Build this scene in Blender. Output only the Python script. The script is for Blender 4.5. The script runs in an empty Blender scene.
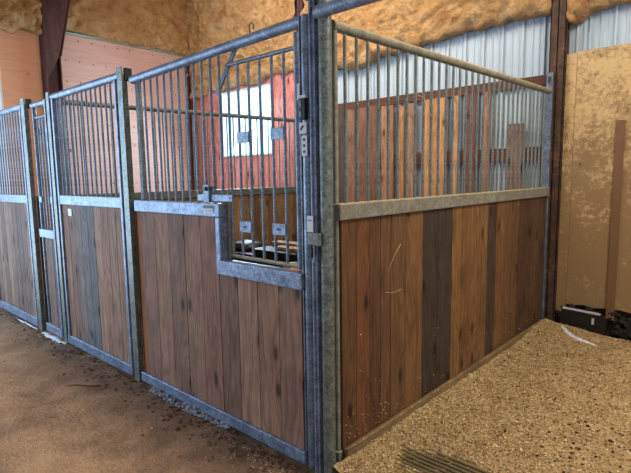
import bpy, bmesh, math, random
from mathutils import Vector, Matrix, noise
R = random.Random(7)
C = bpy.context.scene.collection
sc = bpy.context.scene

# ------------------------------------------------------------------ materials
def srgb(r, g, b):
    f = lambda c: (c/255/12.92) if c/255 <= .04045 else ((c/255+.055)/1.055)**2.4
    return (f(r), f(g), f(b), 1)
class NT:
    def __init__(s, name):
        s.m = bpy.data.materials.new(name); s.m.use_nodes = True
        s.t = s.m.node_tree; s.t.nodes.clear()
        s.out = s.n('ShaderNodeOutputMaterial'); s.b = s.n('ShaderNodeBsdfPrincipled')
        s.l(s.b.outputs[0], s.out.inputs[0])
    def n(s, typ, **kw):
        x = s.t.nodes.new(typ)
        for k, v in kw.items():
            if k in x.inputs.keys() if isinstance(k, str) else False: x.inputs[k].default_value = v
            else: setattr(x, k, v)
        return x
    def l(s, a, b): s.t.links.new(a, b)
    def coords(s, scale=(1,1,1), off=None):
        tc = s.n('ShaderNodeTexCoord'); mp = s.n('ShaderNodeMapping'); mp.inputs['Scale'].default_value = scale
        src = tc.outputs['Object']
        if off is not None:
            a = s.n('ShaderNodeVectorMath', operation='ADD'); s.l(src, a.inputs[0]); s.l(off, a.inputs[1]); src = a.outputs[0]
        s.l(src, mp.inputs[0]); return mp.outputs[0]
    def noise(s, co, scale, detail=4, rough=.55, dist=0):
        x = s.n('ShaderNodeTexNoise'); x.inputs['Scale'].default_value = scale; x.inputs['Detail'].default_value = detail
        x.inputs['Roughness'].default_value = rough; x.inputs['Distortion'].default_value = dist
        s.l(co, x.inputs['Vector']); return x.outputs[0]
    def ramp(s, fac, stops):
        x = s.n('ShaderNodeValToRGB'); e = x.color_ramp.elements
        while len(e) < len(stops): e.new(.5)
        for i, (p, c) in enumerate(stops):
            e[i].position = p; e[i].color = c if len(c) == 4 else (*c, 1)
        s.l(fac, x.inputs[0]); return x.outputs[0]
    def mix(s, fac, a, b, mode='MIX'):
        x = s.n('ShaderNodeMix', data_type='RGBA', blend_type=mode)
        for v, i in ((fac, 0), (a, 6), (b, 7)):
            if hasattr(v, 'links') or isinstance(v, bpy.types.NodeSocket): s.l(v, x.inputs[i])
            else: x.inputs[i].default_value = v
        return x.outputs[2]
    def bump(s, h, st=.3, d=.01):
        x = s.n('ShaderNodeBump'); x.inputs['Strength'].default_value = st; x.inputs['Distance'].default_value = d
        s.l(h, x.inputs['Height']); s.l(x.outputs[0], s.b.inputs['Normal'])
    def fin(s, col, rough=.6, metal=0, spec=.5):
        for v, k in ((col, 'Base Color'), (rough, 'Roughness'), (metal, 'Metallic')):
            if isinstance(v, bpy.types.NodeSocket): s.l(v, s.b.inputs[k])
            else: s.b.inputs[k].default_value = v
        s.b.inputs['Specular IOR Level'].default_value = spec
        return s.m
G = lambda v: (v, v, v, 1)

def m_galv(name, base, dusty=False, metal=.55):
    t = NT(name); co = t.coords()
    v = t.n('ShaderNodeTexVoronoi'); v.inputs['Scale'].default_value = 90; t.l(co, v.inputs['Vector'])
    n1 = t.noise(co, 14, 5, .7)
    c = t.ramp(n1, [(.33, tuple(x*.62 for x in base[:3])), (.5, base[:3]), (.66, tuple(min(1, x*1.35) for x in base[:3]))])
    vb = t.n('ShaderNodeRGBToBW'); t.l(v.outputs['Color'], vb.inputs[0]); c = t.mix(.45, c, vb.outputs[0], 'OVERLAY')
    n2 = t.noise(co, 45, 6, .8)
    sp = t.ramp(n2, [(.62, G(0)), (.7, G(1))])
    c = t.mix(sp, c, srgb(168, 168, 160) if not dusty else srgb(190, 165, 120))
    metalv = metal
    if dusty:
        ge = t.n('ShaderNodeNewGeometry'); sx = t.n('ShaderNodeSeparateXYZ'); t.l(ge.outputs['Normal'], sx.inputs[0])
        a = t.n('ShaderNodeMath', operation='MULTIPLY_ADD'); t.l(sx.outputs[2], a.inputs[0]); a.inputs[1].default_value = .8
        t.l(n1, a.inputs[2])
        d = t.ramp(a.outputs[0], [(.62, G(.22)), (.95, G(1))])
        c = t.mix(d, c, srgb(172, 158, 126))
        metalv = .15
    t.bump(n2, .12, .004)
    return t.fin(c, .45 if not dusty else .7, metalv)

def m_wood(name, grain=1.0, rough=.72, axis='z', knots=True, dark=.4, contrast=1.0, specks=.35):
    """colour comes from the boards' own 'col' attribute; 'off' shifts the grain per board"""
    t = NT(name)
    a = t.n('ShaderNodeAttribute', attribute_name='col'); o = t.n('ShaderNodeAttribute', attribute_name='off')
    tc = t.n('ShaderNodeTexCoord'); s1 = t.n('ShaderNodeSeparateXYZ'); s2 = t.n('ShaderNodeSeparateXYZ')
    t.l(tc.outputs['Object'], s1.inputs[0]); t.l(o.outputs['Vector'], s2.inputs[0])
    def mth(op, x, y):
        q = t.n('ShaderNodeMath', operation=op)
        for v, k in ((x, 0), (y, 1)):
            if isinstance(v, bpy.types.NodeSocket): t.l(v, q.inputs[k])
            else: q.inputs[k].default_value = v
        return q.outputs[0]
    iu = {'z': (0, 1), 'y': (0, 2), 'x': (1, 2)}[axis]; il = {'z': 2, 'y': 1, 'x': 0}[axis]
    u = mth('ADD', mth('ADD', s1.outputs[iu[0]], s1.outputs[iu[1]]), s2.outputs[0])
    l = mth('ADD', s1.outputs[il], s2.outputs[1])
    def vec(a_, b_):
        q = t.n('ShaderNodeCombineXYZ'); t.l(a_, q.inputs[0]); t.l(b_, q.inputs[1]); return q.outputs[0]
    kd = None; uu = u
    if knots:
        kv = vec(u, mth('MULTIPLY', l, .42))
        v = t.n('ShaderNodeTexVoronoi', voronoi_dimensions='2D'); v.inputs['Scale'].default_value = 5.0; t.l(kv, v.inputs['Vector'])
        sc_ = t.n('ShaderNodeSeparateColor'); t.l(v.outputs['Color'], sc_.inputs[0])
        gate = t.ramp(sc_.outputs[0], [(.42, G(1)), (.45, G(0))]); gate.node.color_ramp.interpolation = 'CONSTANT'
        near = t.ramp(v.outputs['Distance'], [(.05, G(1)), (.42, G(0))])
        kd = mth('MULTIPLY', near, gate)
        uu = mth('ADD', u, mth('MULTIPLY', kd, .05))
    low = vec(uu, mth('MULTIPLY', l, .10))
    n1 = t.noise(low, 26*grain, 6, .7, .5)
    nf = t.noise(vec(uu, mth('MULTIPLY', l, .03)), 150*grain, 3, .6, .1)
    w = t.noise(vec(uu, mth('MULTIPLY', l, .13)), 7*grain, 1, .4, .4)
    sn = t.n('ShaderNodeMath', operation='SINE'); t.l(mth('MULTIPLY', w, 85), sn.inputs[0])
    ri = t.ramp(mth('MULTIPLY_ADD' if False else 'ADD', mth('MULTIPLY', sn.outputs[0], .5), .5), [(.0, G(1-.30*contrast)), (.45, G(1.0)), (1, G(1.08))])
    g = t.ramp(n1, [(.28, G(1-.45*contrast)), (.5, G(1)), (.75, G(1+.3*contrast))])
    gf = t.ramp(nf, [(.3, G(.72)), (.55, G(1.04)), (.8, G(1.2))])
    c = t.mix(1, a.outputs['Color'], g, 'MULTIPLY'); c = t.mix(.8, c, ri, 'MULTIPLY'); c = t.mix(.8, c, gf, 'MULTIPLY')
    if knots:
        core = t.ramp(v.outputs['Distance'], [(.06, G(1)), (.12, G(.25)), (.2, G(0))])
        c = t.mix(mth('MULTIPLY', core, gate), c, t.mix(1, a.outputs['Color'], G(dark*.5), 'MULTIPLY'))
    lc = t.coords((1, 1, 1)); st = t.noise(lc, 3.2, 6, .75)
    s3 = t.ramp(st, [(.32, G(.66)), (.52, G(1)), (.72, G(1.16))]); c = t.mix(.8, c, s3, 'MULTIPLY')
    fl = t.noise(lc, 120, 2, .6); f2 = t.ramp(fl, [(.72, G(0)), (.75, G(specks))])
    c = t.mix(f2, c, srgb(190, 165, 130))
    t.bump(n1, .3, .004)
    return t.fin(c, rough, 0, .3)

def m_foam():
    t = NT('spray_foam'); co = t.coords()
    n1 = t.noise(co, 5, 6, .6, .6); n2 = t.noise(co, 28, 5, .65)
    c = t.ramp(n1, [(.3, srgb(196, 140, 88)), (.45, srgb(222, 172, 116)), (.6, srgb(234, 190, 134)), (.75, srgb(242, 214, 172))])
    v = t.n('ShaderNodeTexVoronoi'); v.feature = 'SMOOTH_F1'; v.inputs['Scale'].default_value = 11; t.l(co, v.inputs['Vector'])
    n5 = t.noise(co, 70, 4, .7); hh = t.n('ShaderNodeMath', operation='MULTIPLY_ADD'); t.l(n5, hh.inputs[0]); hh.inputs[1].default_value = .45; t.l(n2, hh.inputs[2])
    h = t.n('ShaderNodeMath', operation='ADD'); t.l(v.outputs['Distance'], h.inputs[0]); t.l(hh.outputs[0], h.inputs[1])
    t.bump(h.outputs[0], 1.0, .09)
    return t.fin(c, .62, 0, .4)

def m_simple(name, col, rough=.6, metal=0, nz=.25, scale=12, bumpst=.1):
    t = NT(name); co = t.coords(); n = t.noise(co, scale, 5, .65)
    c = t.ramp(n, [(.3, tuple(x*(1-nz) for x in col[:3])), (.55, col[:3]), (.8, tuple(min(1, x*(1+nz)) for x in col[:3]))])
    if bumpst: t.bump(n, bumpst, .01)
    return t.fin(c, rough, metal)

def m_siding():
    t = NT('painted_siding'); co = t.coords((1, 1, .06)); n = t.noise(co, 16, 5, .7)
    c = t.ramp(n, [(.24, srgb(150, 154, 148)), (.36, srgb(174, 190, 204)), (.7, srgb(184, 200, 216))])
    c2 = t.coords(); n2 = t.noise(c2, 30, 5, .8); sp = t.ramp(n2, [(.63, G(0)), (.7, G(.6))])
    c = t.mix(sp, c, srgb(110, 92, 70)); return t.fin(c, .5, .1)

def m_rust():
    t = NT('rusty_primer_steel'); co = t.coords(); n = t.noise(co, 9, 6, .75)
    c = t.ramp(n, [(.38, srgb(52, 38, 32)), (.54, srgb(80, 58, 46)), (.64, srgb(124, 84, 54)), (.75, srgb(170, 116, 70))])
    t.bump(n, .3, .01); return t.fin(c, .75, .1)

def m_purplesteel():
    t = NT('primer_steel'); co = t.coords((1, 1, .3)); n = t.noise(co, 8, 5, .7)
    c = t.ramp(n, [(.35, srgb(52, 26, 32)), (.6, srgb(86, 48, 52)), (.8, srgb(120, 82, 78))])
    return t.fin(c, .6, .1)

def m_ply_horizontal(screws=False):
    t = NT('plywood_warm'); co = t.coords((1, .06, 1)); n = t.noise(co, 20, 5, .7, 1.5)
    a = t.n('ShaderNodeAttribute', attribute_name='col')
    g = t.ramp(n, [(.3, G(.8)), (.5, G(1)), (.8, G(1.12))]); c = t.mix(1, a.outputs['Color'], g, 'MULTIPLY')
    lc = t.coords((1, .6, 1)); v = t.n('ShaderNodeTexVoronoi'); v.inputs['Scale'].default_value = 2.6; t.l(lc, v.inputs['Vector'])
    kn = t.ramp(v.outputs['Distance'], [(.05, G(1)), (.09, G(0))]); c = t.mix(kn, c, srgb(120, 62, 50))
    if screws:
        gc = t.coords((0, 4.9, 3.3)); v2 = t.n('ShaderNodeTexVoronoi'); v2.inputs['Scale'].default_value = 1; v2.inputs['Randomness'].default_value = .04
        t.l(gc, v2.inputs['Vector']); c = t.mix(t.ramp(v2.outputs['Distance'], [(.035, G(1)), (.055, G(0))]), c, srgb(90, 50, 50))
    return t.fin(c, .65)

def m_particle():
    t = NT('stained_particle_board'); co = t.coords(); n = t.noise(co, 3, 6, .72); n2 = t.noise(co, 40, 4, .7)
    a = t.n('ShaderNodeAttribute', attribute_name='col')
    c = t.mix(1, a.outputs['Color'], t.ramp(n2, [(.3, G(.86)), (.6, G(1)), (.8, G(1.08))]), 'MULTIPLY')
    # muck stains: splashed up from the bedding, heavier low down
    tc = t.n('ShaderNodeTexCoord'); sx = t.n('ShaderNodeSeparateXYZ'); t.l(tc.outputs['Object'], sx.inputs[0])
    m = t.n('ShaderNodeMapRange'); t.l(sx.outputs[2], m.inputs[0]); m.inputs[1].default_value = 2.2; m.inputs[2].default_value = .5
    m.inputs[3].default_value = -.16; m.inputs[4].default_value = .10
    ad = t.n('ShaderNodeMath', operation='ADD'); t.l(n, ad.inputs[0]); t.l(m.outputs[0], ad.inputs[1])
    n3 = t.noise(co, 22, 6, .8); a2 = t.n('ShaderNodeMath', operation='MULTIPLY_ADD'); t.l(n3, a2.inputs[0]); a2.inputs[1].default_value = 1.0
    t.l(ad.outputs[0], a2.inputs[2])
    st = t.ramp(a2.outputs[0], [(.82, G(0)), (1.08, G(.72))]); c = t.mix(st, c, srgb(108, 80, 52))
    m2 = t.n('ShaderNodeMath', operation='ADD'); t.l(n3, m2.inputs[0]); t.l(n, m2.inputs[1])
    k = t.ramp(m2.outputs[0], [(1.19, G(0)), (1.28, G(.75))]); k.node.color_ramp.elements[0].position = .0
    sub = t.n('ShaderNodeMath', operation='MULTIPLY'); t.l(m2.outputs[0], sub.inputs[0]); sub.inputs[1].default_value = .5
    k = t.ramp(sub.outputs[0], [(.57, G(0)), (.64, G(.8))]); c = t.mix(k, c, srgb(58, 40, 28))
    t.bump(n2, .15, .004); return t.fin(c, .7)

def m_ground(name, stops, scale=3.0, bump=.5, fine=60, fcol=None):
    t = NT(name); co = t.coords(); n = t.noise(co, scale, 8, .72, .4); n2 = t.noise(co, fine, 5, .7)
    c = t.ramp(n, stops); c = t.mix(.75, c, t.ramp(n2, [(.3, G(.7)), (.5, G(1)), (.75, G(1.2))]), 'MULTIPLY')
    if fcol:
        n3 = t.noise(co, 140, 2, .6); c = t.mix(t.ramp(n3, [(.66, G(0)), (.72, G(.7))]), c, fcol)
    h = t.n('ShaderNodeMath', operation='ADD'); t.l(n, h.inputs[0]); t.l(n2, h.inputs[1]); t.bump(h.outputs[0], bump, .02)
    return t.fin(c, .9, 0, .2)

def m_attr(name, rough=.8):
    t = NT(name); a = t.n('ShaderNodeAttribute', attribute_name='col'); return t.fin(a.outputs['Color'], rough, 0, .25)

def m_emit(name, col, st):
    t = NT(name); co = t.coords((1, 1, .1)); n = t.noise(co, 14, 2, .5)
    c = t.ramp(n, [(.3, tuple(x*.8 for x in col[:3])), (.6, col[:3])])
    t.l(c, t.b.inputs['Emission Color']); t.b.inputs['Emission Strength'].default_value = st
    return t.fin(col, .3)

M = dict(
    galv=m_galv('galvanized_steel', srgb(112, 124, 142)),
    galv_old=m_galv('weathered_galvanized_steel', srgb(112, 118, 114), metal=.4),
    galv_rail=m_galv('galvanized_frame', srgb(122, 137, 162), metal=.4),
    galv_dust=m_galv('dusty_galvanized_steel', srgb(112, 116, 110), dusty=True),
    black=m_simple('black_metal', srgb(24, 25, 28), .4, .3, .2),
    wood=m_wood('stained_pine'), wood2=m_wood('oiled_pine', contrast=1.05), board=m_wood('rough_board', grain=.8),
    tim_y=m_wood('weathered_timber', axis='y', knots=False), tim_x=m_wood('weathered_girt', axis='x', knots=False),
    foam=m_foam(), siding=m_siding(), rust=m_rust(), psteel=m_purplesteel(), ply=m_ply_horizontal(), particle=m_particle(),
    attr=m_attr('dry_shavings'), teal=m_simple('teal_trim', srgb(150, 186, 178), .5),
    sticker=m_simple('white_sticker', srgb(205, 208, 214), .4, 0, .05, 12, 0),
    ink=m_simple('sticker_ink', srgb(40, 42, 48), .5, 0, .05, 12, 0),
    snow=m_simple('daylight_white', srgb(226, 234, 244), .6, 0, .12, 30, .4),  # white used for daylight leaks that are modelled as low mesh
    ice=m_simple('frozen_snow_crumbs', srgb(150, 158, 170), .6, 0, .25, 40, .4),
    win=m_emit('translucent_daylight_panel', (0.52, .80, 1.0, 1), 1.45),
    white=m_simple('white_paint', srgb(200, 205, 210), .5, 0, .06),
    plastic=m_simple('black_plastic', srgb(20, 21, 24), .35, 0, .2),
    orange=m_simple('orange_plastic', srgb(226, 110, 50), .4, 0, .1),
    grey=m_simple('grey_plastic', srgb(120, 118, 116), .5, 0, .15),
    cloth=m_simple('pale_cloth', srgb(190, 192, 196), .8, 0, .1),
    bluep=m_simple('blue_plastic', srgb(130, 180, 200), .4, 0, .1),
    dung=m_simple('dry_manure', srgb(74, 52, 32), .9, 0, .4, 40, .5),
    dirtclod=m_simple('dirt_clod', srgb(92, 66, 48), .9, 0, .4, 40, .5),
    mat=m_simple('rubber_stall_mat', srgb(112, 100, 70), .7, 0, .3, 20, .2),
    roof=m_simple('roof_underside', srgb(190, 140, 84), .8),
    redclod=m_simple('reddish_clod', srgb(150, 92, 60), .9, 0, .2),
    dirt=m_ground('aisle_dirt', [(.32, srgb(96, 76, 60)), (.5, srgb(134, 108, 86)), (.66, srgb(156, 128, 102))], 2.6, .9, 45),
    bed=m_ground('shavings_bed', [(.3, srgb(146, 122, 86)), (.48, srgb(184, 158, 114)), (.66, srgb(204, 180, 134))], 5, .5, 90, srgb(224, 202, 156)),
    stallfloor=m_ground('stall_dirt', [(.3, srgb(100, 74, 48)), (.6, srgb(140, 106, 70))], 3, .5),
    outsnow=m_simple('outdoor_snow', srgb(235, 240, 248), .7, 0, .05),
)

# ------------------------------------------------------------------ mesh helpers
class MB:
    """collects shapes in world coordinates, links them as ONE mesh object"""
    def __init__(s): s.v = []; s.f = []; s.sm = []; s.c = []; s.o = []; s.col = (1, 1, 1); s.off = (0, 0, 0)
    def add(s, vs, fs, smooth=False):
        b = len(s.v); s.v += [tuple(v) for v in vs]; s.f += [tuple(b+i for i in f) for f in fs]; s.sm += [smooth]*len(fs)
        s.c += [s.col]*len(vs); s.o += [s.off]*len(vs); return s
    def box(s, x0, x1, y0, y1, z0, z1, bev=0.0):
        if bev <= 0:
            vs = [(x, y, z) for x in (x0, x1) for y in (y0, y1) for z in (z0, z1)]
            return s.add(vs, [(0,1,3,2),(4,6,7,5),(0,4,5,1),(2,3,7,6),(0,2,6,4),(1,5,7,3)])
        bm = bmesh.new(); bmesh.ops.create_cube(bm, size=1)
        bmesh.ops.scale(bm, vec=(x1-x0, y1-y0, z1-z0), verts=bm.verts)
        bmesh.ops.bevel(bm, geom=bm.edges[:], offset=bev, segments=2, affect='EDGES', profile=.5)
        bmesh.ops.translate(bm, vec=((x0+x1)/2, (y0+y1)/2, (z0+z1)/2), verts=bm.verts)
        return s.bm(bm)
    def bm(s, bm, smooth=False):
        bm.verts.index_update(); s.add([v.co.copy() for v in bm.verts], [[v.index for v in f.verts] for f in bm.faces], smooth); bm.free(); return s
    def tube(s, a, b, r, n=14, r2=None, cap=True):
        a = Vector(a); b = Vector(b); d = (b-a).normalized(); r2 = r if r2 is None else r2
        p = d.orthogonal().normalized(); q = d.cross(p); vs = []
        for c, rr in ((a, r), (b, r2)):
            for i in range(n):
                t = 2*math.pi*i/n; vs.append(c + p*rr*math.cos(t) + q*rr*math.sin(t))
        s.add(vs, [(i, (i+1) % n, n+(i+1) % n, n+i) for i in range(n)], True)
        if cap: s.add(vs[:n], [tuple(range(n))[::-1]]); s.add(vs[n:], [tuple(range(n))])
        return s
    def path(s, pts, r, n=8):
        pts = [Vector(p) for p in pts]; vs = []; ref = Vector((.13, .2, 1)).normalized()
        for i, p in enumerate(pts):
            d = (pts[min(i+1, len(pts)-1)]-pts[max(i-1, 0)]).normalized(); a = d.cross(ref).normalized(); b = d.cross(a)
            for k in range(n):
                t = 2*math.pi*k/n; vs.append(p+a*r*math.cos(t)+b*r*math.sin(t))
        fs = [(i*n+k, i*n+(k+1) % n, (i+1)*n+(k+1) % n, (i+1)*n+k) for i in range(len(pts)-1) for k in range(n)]
        fs += [tuple(range(n))[::-1], tuple(len(vs)-n+k for k in range(n))]
        return s.add(vs, fs, True)
    def prism(s, pts, d):
        """pts: planar 3D outline, d: extrusion vector"""
        n = len(pts); d = Vector(d); vs = [Vector(p) for p in pts]+[Vector(p)+d for p in pts]
        return s.add(vs, [tuple(range(n))[::-1], tuple(range(n, 2*n))]+[(i, (i+1) % n, n+(i+1) % n, n+i) for i in range(n)])
    def build(s, name, mat, parent=None, origin=None):
        o0 = Vector(parent['_o']) if parent is not None else Vector(origin or (0, 0, 0))
        me = bpy.data.meshes.new(name); me.from_pydata([tuple(Vector(v)-o0) for v in s.v], [], s.f); me.update()
        me.polygons.foreach_set('use_smooth', s.sm)
        if any(c != (1, 1, 1) for c in s.c) or mat.name.startswith(('stain', 'oil', 'rough', 'weathered_t', 'weathered_gi', 'plywood', 'dry_sh')):
            a = me.attributes.new('col', 'FLOAT_COLOR', 'POINT'); a.data.foreach_set('color', [x for c in s.c for x in (*c[:3], 1)])
            b = me.attributes.new('off', 'FLOAT_VECTOR', 'POINT'); b.data.foreach_set('vector', [x for c in s.o for x in c])
        bm = bmesh.new(); bm.from_mesh(me); bmesh.ops.recalc_face_normals(bm, faces=bm.faces); bm.to_mesh(me); bm.free()
        me.materials.append(mat); ob = bpy.data.objects.new(name, me); C.objects.link(ob)
        if parent is not None: ob.parent = parent
        else: ob.location = o0
        ob['_o'] = tuple(o0)
        return ob
def thing(name, loc, label, cat, group=None):
    o = bpy.data.objects.new(name, None); C.objects.link(o); o.location = loc; o['_o'] = tuple(loc); o.empty_display_size = .1
    return tag(o, label, cat, group)
def tag(o, label, cat, group=None, kind=None):
    o['label'] = label; o['category'] = cat; o['kind'] = kind or 'thing'
    if group: o['group'] = group
    if kind: o['kind'] = kind
    return o
def struct(o): o['kind'] = 'structure'; return o
def bars(parent, spots, r, mat, name='bar'):
    """upright bars: one child each; equal ones share their mesh"""
    src = {}
    po = Vector(parent['_o'])
    for (x, y, z0, z1) in spots:
        k = round(z1-z0, 2)
        if k not in src:
            m = MB(); m.tube((po.x, po.y, po.z), (po.x, po.y, po.z+z1-z0), r, 10, cap=False); o = m.build(name, mat, parent); src[k] = o
        else:
            o = src[k].copy(); C.objects.link(o); o.parent = parent
        o.location = (x-po.x, y-po.y, z0-po.z)
def L(c): return srgb(*c)[:3]
def planks_x(m, x0, x1, y0, y1, z0, z1, w, cols, gap=.006, cut=None):
    x = x0; i = 0
    while x < x1-.02:
        xe = min(x+w, x1); m.col = L(cols[i % len(cols)]); m.off = (R.random()*20, R.random()*20, R.random()*9)
        zt = z1
        if cut and (x+xe)/2 > cut[0]: zt = cut[1]
        m.box(x+gap/2, xe-gap/2, y0+R.uniform(0, .002), y1, z0, zt); x = xe; i += 1
def planks_y(m, ys, x0, x1, z0, z1, cols, gap=.004):
    for i in range(len(ys)-1):
        m.col = L(cols[i % len(cols)]); m.off = (R.random()*20, R.random()*20, R.random()*9)
        m.box(x0, x1-R.uniform(0, .002), ys[i]+gap/2, ys[i+1]-gap/2, z0, z1)

# ------------------------------------------------------------------ ground
g = MB()
def grid(m, x0, x1, y0, y1, st, fz):
    nx = int((x1-x0)/st)+1; ny = int((y1-y0)/st)+1
    vs = [(x0+(x1-x0)*i/nx, y0+(y1-y0)*j/ny, 0) for i in range(nx+1) for j in range(ny+1)]
    vs = [(x, y, fz(x, y)) for x, y, _ in vs]
    m.add(vs, [(i*(ny+1)+j, (i+1)*(ny+1)+j, (i+1)*(ny+1)+j+1, i*(ny+1)+j+1) for i in range(nx) for j in range(ny)], True)
def nz(x, y, s, k=0): return noise.noise(Vector((x*s, y*s, k)))
def aisle_z(x, y):
    z = .010*nz(x, y, 1.3)+.006*nz(x, y, 5, 3)+.003*nz(x, y, 15, 5)
    return z-.012
grid(g, -6.25, 5, -6, 3.55, .05, aisle_z)
struct(g.build('floor', M['dirt']))
o = MB(); grid(o, -16, -6.25, -12, 8, 1.0, lambda x, y: -.06+.02*nz(x, y, 1)); struct(o.build('ground_outside', M['outsnow']))

# shavings bed of the open stall, with the rubber mat showing through
def bed_z(x, y):
    z = .030+.014*nz(x, y, 2.2, 1)+.010*nz(x, y, 7, 2)+.008*nz(x, y, 19, 4)+.005*nz(x, y, 40, 6)
    z += .05*math.exp(-max(x-.06, 0)/.09)                    # drifted against the partition
    z += .05*math.exp(-((x-.25)**2+(y-3.2)**2)/.12)
    if 0 < x < 1.4 and y < 1.2:                             # scraped thin over the mat
        d = math.exp(-(((x-.62)/.40)**2+((y-.43)/.16)**2)); z -= .036*d*(1+.7*nz(x*.25, y, 11))
        d = math.exp(-(((x-1.15)/.14)**2+((y-.98)/.12)**2)); z -= .03*d
    return max(z, .002)
b = MB(); grid(b, .075, 3.4, -.02, 3.36, .02, bed_z)
tag(b.build('shavings_bedding', M['bed'], origin=(1.5, 1.5, 0)), 'yellow-brown wood shavings covering the floor of the open stall', 'bedding', kind='stuff')
m = MB(); m.box(.12, 1.32, .16, .86, -.01, .012, .003)
mt = thing('rubber_mat', (.55, .5, 0), 'dark ridged rubber mat showing through the shavings at the bottom of the view', 'mat')
m.build('base', M['mat'], mt)
# ridges run along the stall front
m = MB()
for i in range(20):
    y = .18+i*.034; m.box(.13, 1.31, y, y+.016, .0115, .022, .003)
m.build('ridges', M['mat'], mt)

def flakes(name, n, place, cols, s0, s1, label, cat, mat=None):
    m = MB(); vs = []; fs = []; cs = []
    for i in range(n):
        p, nrm = place(); s = R.uniform(s0, s1); a = R.random()*6.28
        t = Vector((math.cos(a), math.sin(a), R.uniform(-.5, .5))); t.normalize()
        u = t.cross(Vector(nrm)+Vector((R.uniform(-.5, .5), R.uniform(-.5, .5), R.uniform(-.3, .3)))).normalized()
        t = t*s; u = u*s*R.uniform(.3, .7); k = Vector(nrm)*s*.25; b0 = len(vs)
        vs += [p-t-u, p+k-u, p+t-u, p+t+u, p+k+u, p-t+u]; fs += [(b0, b0+1, b0+4, b0+5), (b0+1, b0+2, b0+3, b0+4)]
        c = L(R.choice(cols)); cs += [c]*6
    m.v = [tuple(v) for v in vs]; m.f = fs; m.sm = [False]*len(fs); m.c = cs; m.o = [(0, 0, 0)]*len(vs)
    return tag(m.build(name, mat or M['attr']), label, cat, kind='stuff')
def onbed():
    while True:
        x = .08+abs(R.gauss(0, 1))*.75; y = R.uniform(.0, 3.33)
        if x > 2.6: continue
        d = math.exp(-(((x-.62)/.40)**2+((y-.43)/.16)**2))
        if R.random() < d*.35: continue
        return Vector((x, y, bed_z(x, y)+R.uniform(0, .006))), (0, 0, 1)
flakes('wood_shavings', 52000, onbed, [(214, 190, 142), (202, 174, 124), (188, 160, 112), (232, 214, 172), (166, 138, 98), (198, 170, 122), (140, 114, 78), (112, 90, 62)],
       .0028, .0075, 'loose curled wood shavings strewn over the stall bedding', 'wood shavings')
def onboard():
    z = .05+R.expovariate(9); y = R.uniform(.1, 3.3) if R.random() < .5 else .1+abs(R.gauss(0, .5))
    return Vector((.0605 if z > .13 else .098, min(y, 3.3), max(z, .1) if z > .13 else .13)), (1, 0, .2)
flakes('stuck_shavings', 420, onboard, [(206, 176, 118), (224, 200, 150), (170, 134, 80)], .002, .0045,
       'pale shavings and dust caught along the foot of the right partition', 'wood shavings')

def crumbs(name, n, place, s0, s1, mat, label, cat, flat=.6):
    m = MB()
    for i in range(n):
        p = Vector(place()); s = R.uniform(s0, s1)*(1 if R.random() > .15 else 1.6); bm = bmesh.new(); bmesh.ops.create_icosphere(bm, subdivisions=1, radius=s)
        sx, sy = R.uniform(.7, 1.4), R.uniform(.7, 1.4)
        for v in bm.verts: v.co = Vector((v.co.x*sx, v.co.y*sy, v.co.z*flat))*R.uniform(.75, 1.2)
        bmesh.ops.translate(bm, vec=p+Vector((0, 0, s*.25)), verts=bm.verts); m.bm(bm)
    return tag(m.build(name, mat), label, cat, kind='stuff')
def cl_bed():
    c = R.choice([(1.0, 1.3, .3), (.6, 1.6, .35), (.9, 2.2, .5), (1.1, 1.0, .25), (.5, 2.6, .5), (1.2, 1.8, .4)])
    x = max(.15, min(2.4, R.gauss(c[0], c[2]))); y = max(.2, min(3.2, R.gauss(c[1], c[2]))); return (x, y, bed_z(x, y)+.002)
crumbs('manure_crumbs', 420, cl_bed, .002, .010, M['dung'], 'small dark manure crumbs scattered over the shavings', 'manure')
def cl_front():
    x = -R.random()**1.6*5.2-.08; y = -.045-R.expovariate(11); return (x, y, aisle_z(x, y))
crumbs('dirt_crumbs', 1000, cl_front, .003, .010, M['dirtclod'], 'dark dirt crumbs littering the aisle along the stall fronts', 'dirt')
def cl_pale():
    x = -abs(R.gauss(0, .45))-.05; y = -.1-R.expovariate(14); return (x, y, aisle_z(x, y))
crumbs('pale_crumbs', 170, cl_pale, .002, .006, m_simple('pale_chips', srgb(190, 160, 120), .8), 'pale chips on the dirt below the nearest stall front', 'wood chips')
def cl_ice():
    t = R.random(); x = -1.70+t*.92; y = -.035-R.random()*.06*(1-abs(t-.4)*.9); return (x, y, aisle_z(x, y)+R.random()**2*.018)
crumbs('snow_crumbs', 620, cl_ice, .003, .011, M['ice'], 'strip of grey-white frozen crumbs on the ground under the nearest stall front', 'snow')
def daylight_mesh(name, pts, w, h, label, base):  # low white mesh in place of daylight leaking through gaps
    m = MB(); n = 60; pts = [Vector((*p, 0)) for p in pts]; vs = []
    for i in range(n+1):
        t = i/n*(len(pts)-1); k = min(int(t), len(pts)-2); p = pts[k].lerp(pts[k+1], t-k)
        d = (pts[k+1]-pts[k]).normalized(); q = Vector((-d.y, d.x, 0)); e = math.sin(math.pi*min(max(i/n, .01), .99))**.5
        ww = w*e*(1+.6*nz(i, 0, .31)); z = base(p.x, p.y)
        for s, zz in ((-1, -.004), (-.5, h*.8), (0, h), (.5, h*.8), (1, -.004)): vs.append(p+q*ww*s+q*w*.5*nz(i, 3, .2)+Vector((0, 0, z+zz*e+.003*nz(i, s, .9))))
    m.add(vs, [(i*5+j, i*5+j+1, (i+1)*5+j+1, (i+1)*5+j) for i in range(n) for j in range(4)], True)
    return tag(m.build(name, M['snow'], origin=tuple(pts[0])), label, 'snow')  # 'snow' material and category here stand in for daylight leaks
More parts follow.
